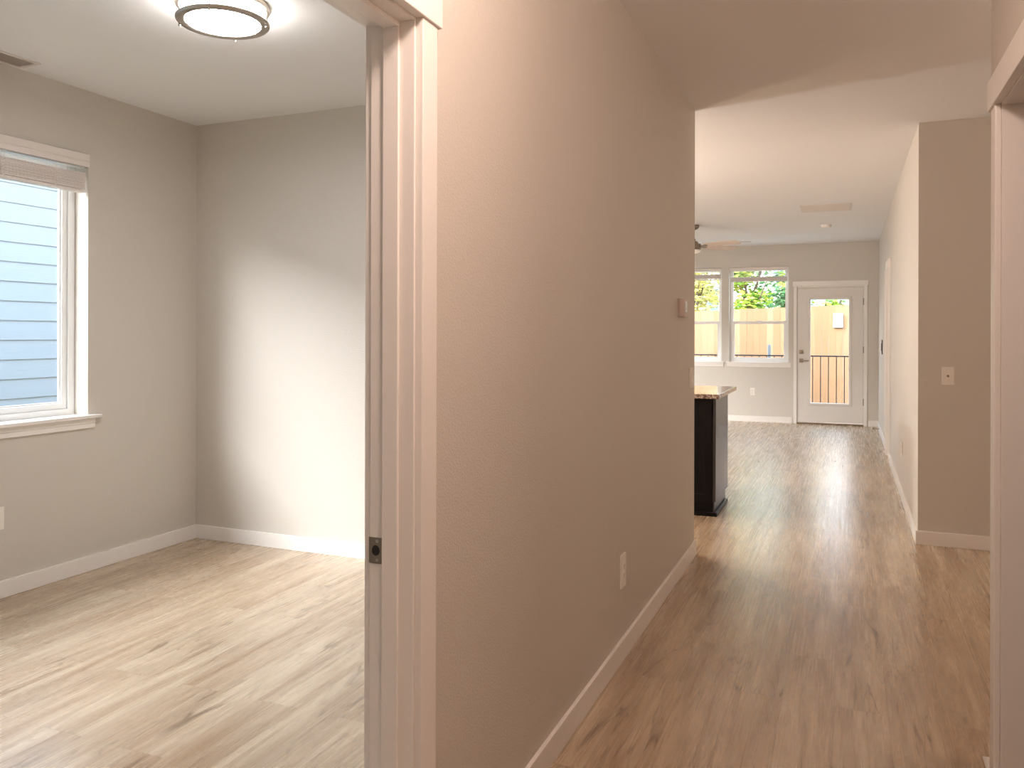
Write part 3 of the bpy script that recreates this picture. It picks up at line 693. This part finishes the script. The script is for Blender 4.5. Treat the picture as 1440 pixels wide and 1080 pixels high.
# fence, slightly higher towards the door
fy_ = 18.4
t = thing('wood_fence', 'tall sunlit cedar picket fence across the back yard', 'fence', (-1.5, fy_, GZ))
ox, oy = -1.5, fy_
bm = bmesh.new(); x = -7.6
while x < 3.4:
    w = 0.138; top = 1.955 + 0.036 * (x + 1.0) + random.uniform(-0.006, 0.006)
    j = random.uniform(-0.003, 0.003)
    box(bm, x, x + w, fy_ + j, fy_ + 0.018 + j, GZ + 0.02, top); x += w + 0.0012
obj('picket_panel', atz(bm), 'cedar', t)
obj('rail', atz(B((-7.6, 3.4, fy_ + 0.022, fy_ + 0.06, 0.3, 0.39))), 'cedar', t); obj('rail', atz(B((-7.6, 3.4, fy_ + 0.022, fy_ + 0.06, 1.35, 1.44))), 'cedar', t)
for x in (-6.6, -4.2, -1.8, 0.6, 3.0):
    obj('post', atz(B((x - 0.045, x + 0.045, fy_ + 0.06, fy_ + 0.15, GZ, 1.86))), 'cedar', t)
mb = obj('reflection_box', B((-0.275, -0.085, fy_ - 0.07, fy_ - 0.004, 1.51, 1.80)), 'box', bevel=0.012, loc=(-0.18, fy_ - 0.04, 1.51))  # solid pale box added in place of a reflection in the door glass
tag(mb, 'pale square box on the fence standing in for a reflection in the door glass', 'box')

# patio railing
ry = 15.0
t = thing('patio_railing', 'black metal patio railing with thin upright bars', 'railing', (-1.5, ry, -0.03))
ox, oy = -1.5, ry
def atr(bm): bmesh.ops.translate(bm, verts=bm.verts, vec=(-ox, -oy, 0.03)); return bm
obj('top_rail', atr(B((-4.1, 0.75, ry - 0.016, ry + 0.016, 0.978, 1.0))), 'black_metal', t, 0.003)
obj('bottom_rail', atr(B((-4.1, 0.75, ry - 0.012, ry + 0.012, 0.07, 0.09))), 'black_metal', t, 0.002)
x = -3.98
while x < 0.7:
    obj('baluster', atr(B((x - 0.007, x + 0.007, ry - 0.007, ry + 0.007, 0.09, 0.978))), 'black_metal', t); x += 0.127
for x in (-4.08, 0.73):
    obj('post', atr(B((x - 0.02, x + 0.02, ry - 0.02, ry + 0.02, -0.03, 1.02))), 'black_metal', t, 0.002)
bm = bmesh.new(); lathe(bm, [(0, GZ), (0.03, GZ), (0.03, 1.15), (0.022, 1.175), (0, 1.185)], (-1.30, 15.35, 0), 20)
pp = obj('bollard_post', bm, 'grey_metal', smooth='auto', loc=(-1.30, 15.35, GZ))
tag(pp, 'round-topped grey metal post standing behind the black railing', 'post')

# trees beyond the fence
def tree(label, x, y, r, z0, z1, n, m, seed):
    rnd = random.Random(seed)
    t = thing('garden_tree', label, 'tree', (x, y, GZ), 0, group='trees beyond the fence')
    bm = bmesh.new()
    cyl(bm, (0, 0, 0), (0.05, 0, z0 - GZ + 0.6), 0.09, 10, 0.06)
    for k in range(7):
        a = rnd.uniform(0, 6.28); e = rnd.uniform(0.5, 1.0)
        cyl(bm, (0.04, 0, z0 - GZ + 0.1 + 0.1 * k), (math.cos(a) * r * e * 0.8, math.sin(a) * r * e * 0.8, (z1 - z0) * rnd.uniform(0.4, 0.9) + z0 - GZ), 0.035, 6, 0.012)
    obj('trunk', bm, 'bark', t)
    bm = bmesh.new()
    def inside(k):
        while True:
            v = Vector((rnd.uniform(-1, 1), rnd.uniform(-1, 1), rnd.uniform(-1, 1)))
            if v.length < 1: return v * k
    zc, hh = (z0 + z1) / 2 - GZ, (z1 - z0) / 2
    clumps = []
    for _ in range(30):
        v = inside(1.0); clumps.append(Vector((v.x * r * 0.78, v.y * r * 0.7, zc + v.z * hh)))
    for i in range(n):
        c = clumps[i % 30] + inside(0.24 * min(1, r / 0.5) + 0.04)
        s = rnd.uniform(0.045, 0.085)
        q = Matrix.Rotation(rnd.uniform(0, 6.28), 3, 'Z') @ Matrix.Rotation(rnd.uniform(-1.2, 1.2), 3, 'X')
        P = [c + q @ Vector(v) for v in ((-s, 0, 0), (0, -s * 0.55, 0.015), (s, 0, 0), (0, s * 0.55, 0.015))]
        bm.faces.new([bm.verts.new(p) for p in P])
    obj('foliage', bm, m, t)
tree('pale yellow-leaved tree behind the fence at the left window', -3.55, 20.2, 0.66, 1.3, 4.4, 3000, 'leaf_pale', 1)
tree('bright yellow-green tree behind the fence at the left of the right window', -2.20, 20.2, 0.62, 1.5, 4.3, 3400, 'leaf', 2)
tree('green leafy tree behind the fence at the middle of the right window', -1.00, 20.2, 0.56, 1.4, 4.2, 3000, 'leaf', 3)
tree('cool green tree behind the fence at the right side of the right window', -1.65, 22.6, 0.75, 1.4, 4.2, 2400, 'leaf_cool', 4)
tree('low green shrub tip above the fence at the left of the door glass', -0.30, 19.3, 0.28, 1.3, 2.25, 420, 'leaf', 5)
tree('sparse cool green shrub above the fence at the right of the door glass', 0.42, 19.3, 0.32, 1.3, 2.2, 360, 'leaf_cool', 6)
tree('tall pale tree far behind the fence at the left window', -3.9, 23.2, 0.95, 1.5, 5.2, 2400, 'leaf_pale', 7)
t = thing('neighbour_house', 'light blue house far behind the fence and trees', 'house', (1.0, 33, GZ))
ox, oy = 1.0, 33
obj('wall_core', atz(B((-2.2, 6.5, 31, 37, GZ, 3.4))), 'siding_far', t)
bm = bmesh.new(); extrude_profile(bm, [(30.6, 3.35), (30.6, 3.5), (34, 5.0), (37.4, 3.5), (37.4, 3.35)], 0, -2.5, 6.8); obj('roof', atz(bm), 'gable', t)
t = thing('neighbour_house', 'slate blue house gable far behind the pale trees', 'house', (-8.5, 34, GZ))
ox, oy = -8.5, 34
obj('wall_core', atz(B((-12, -5.3, 32, 37, GZ, 3.3))), 'siding_far', t)
bm = bmesh.new(); extrude_profile(bm, [(-12.4, 3.2), (-8.6, 5.6), (-4.9, 3.2)], 1, 31.6, 37.4); obj('roof', atz(bm), 'gable', t)
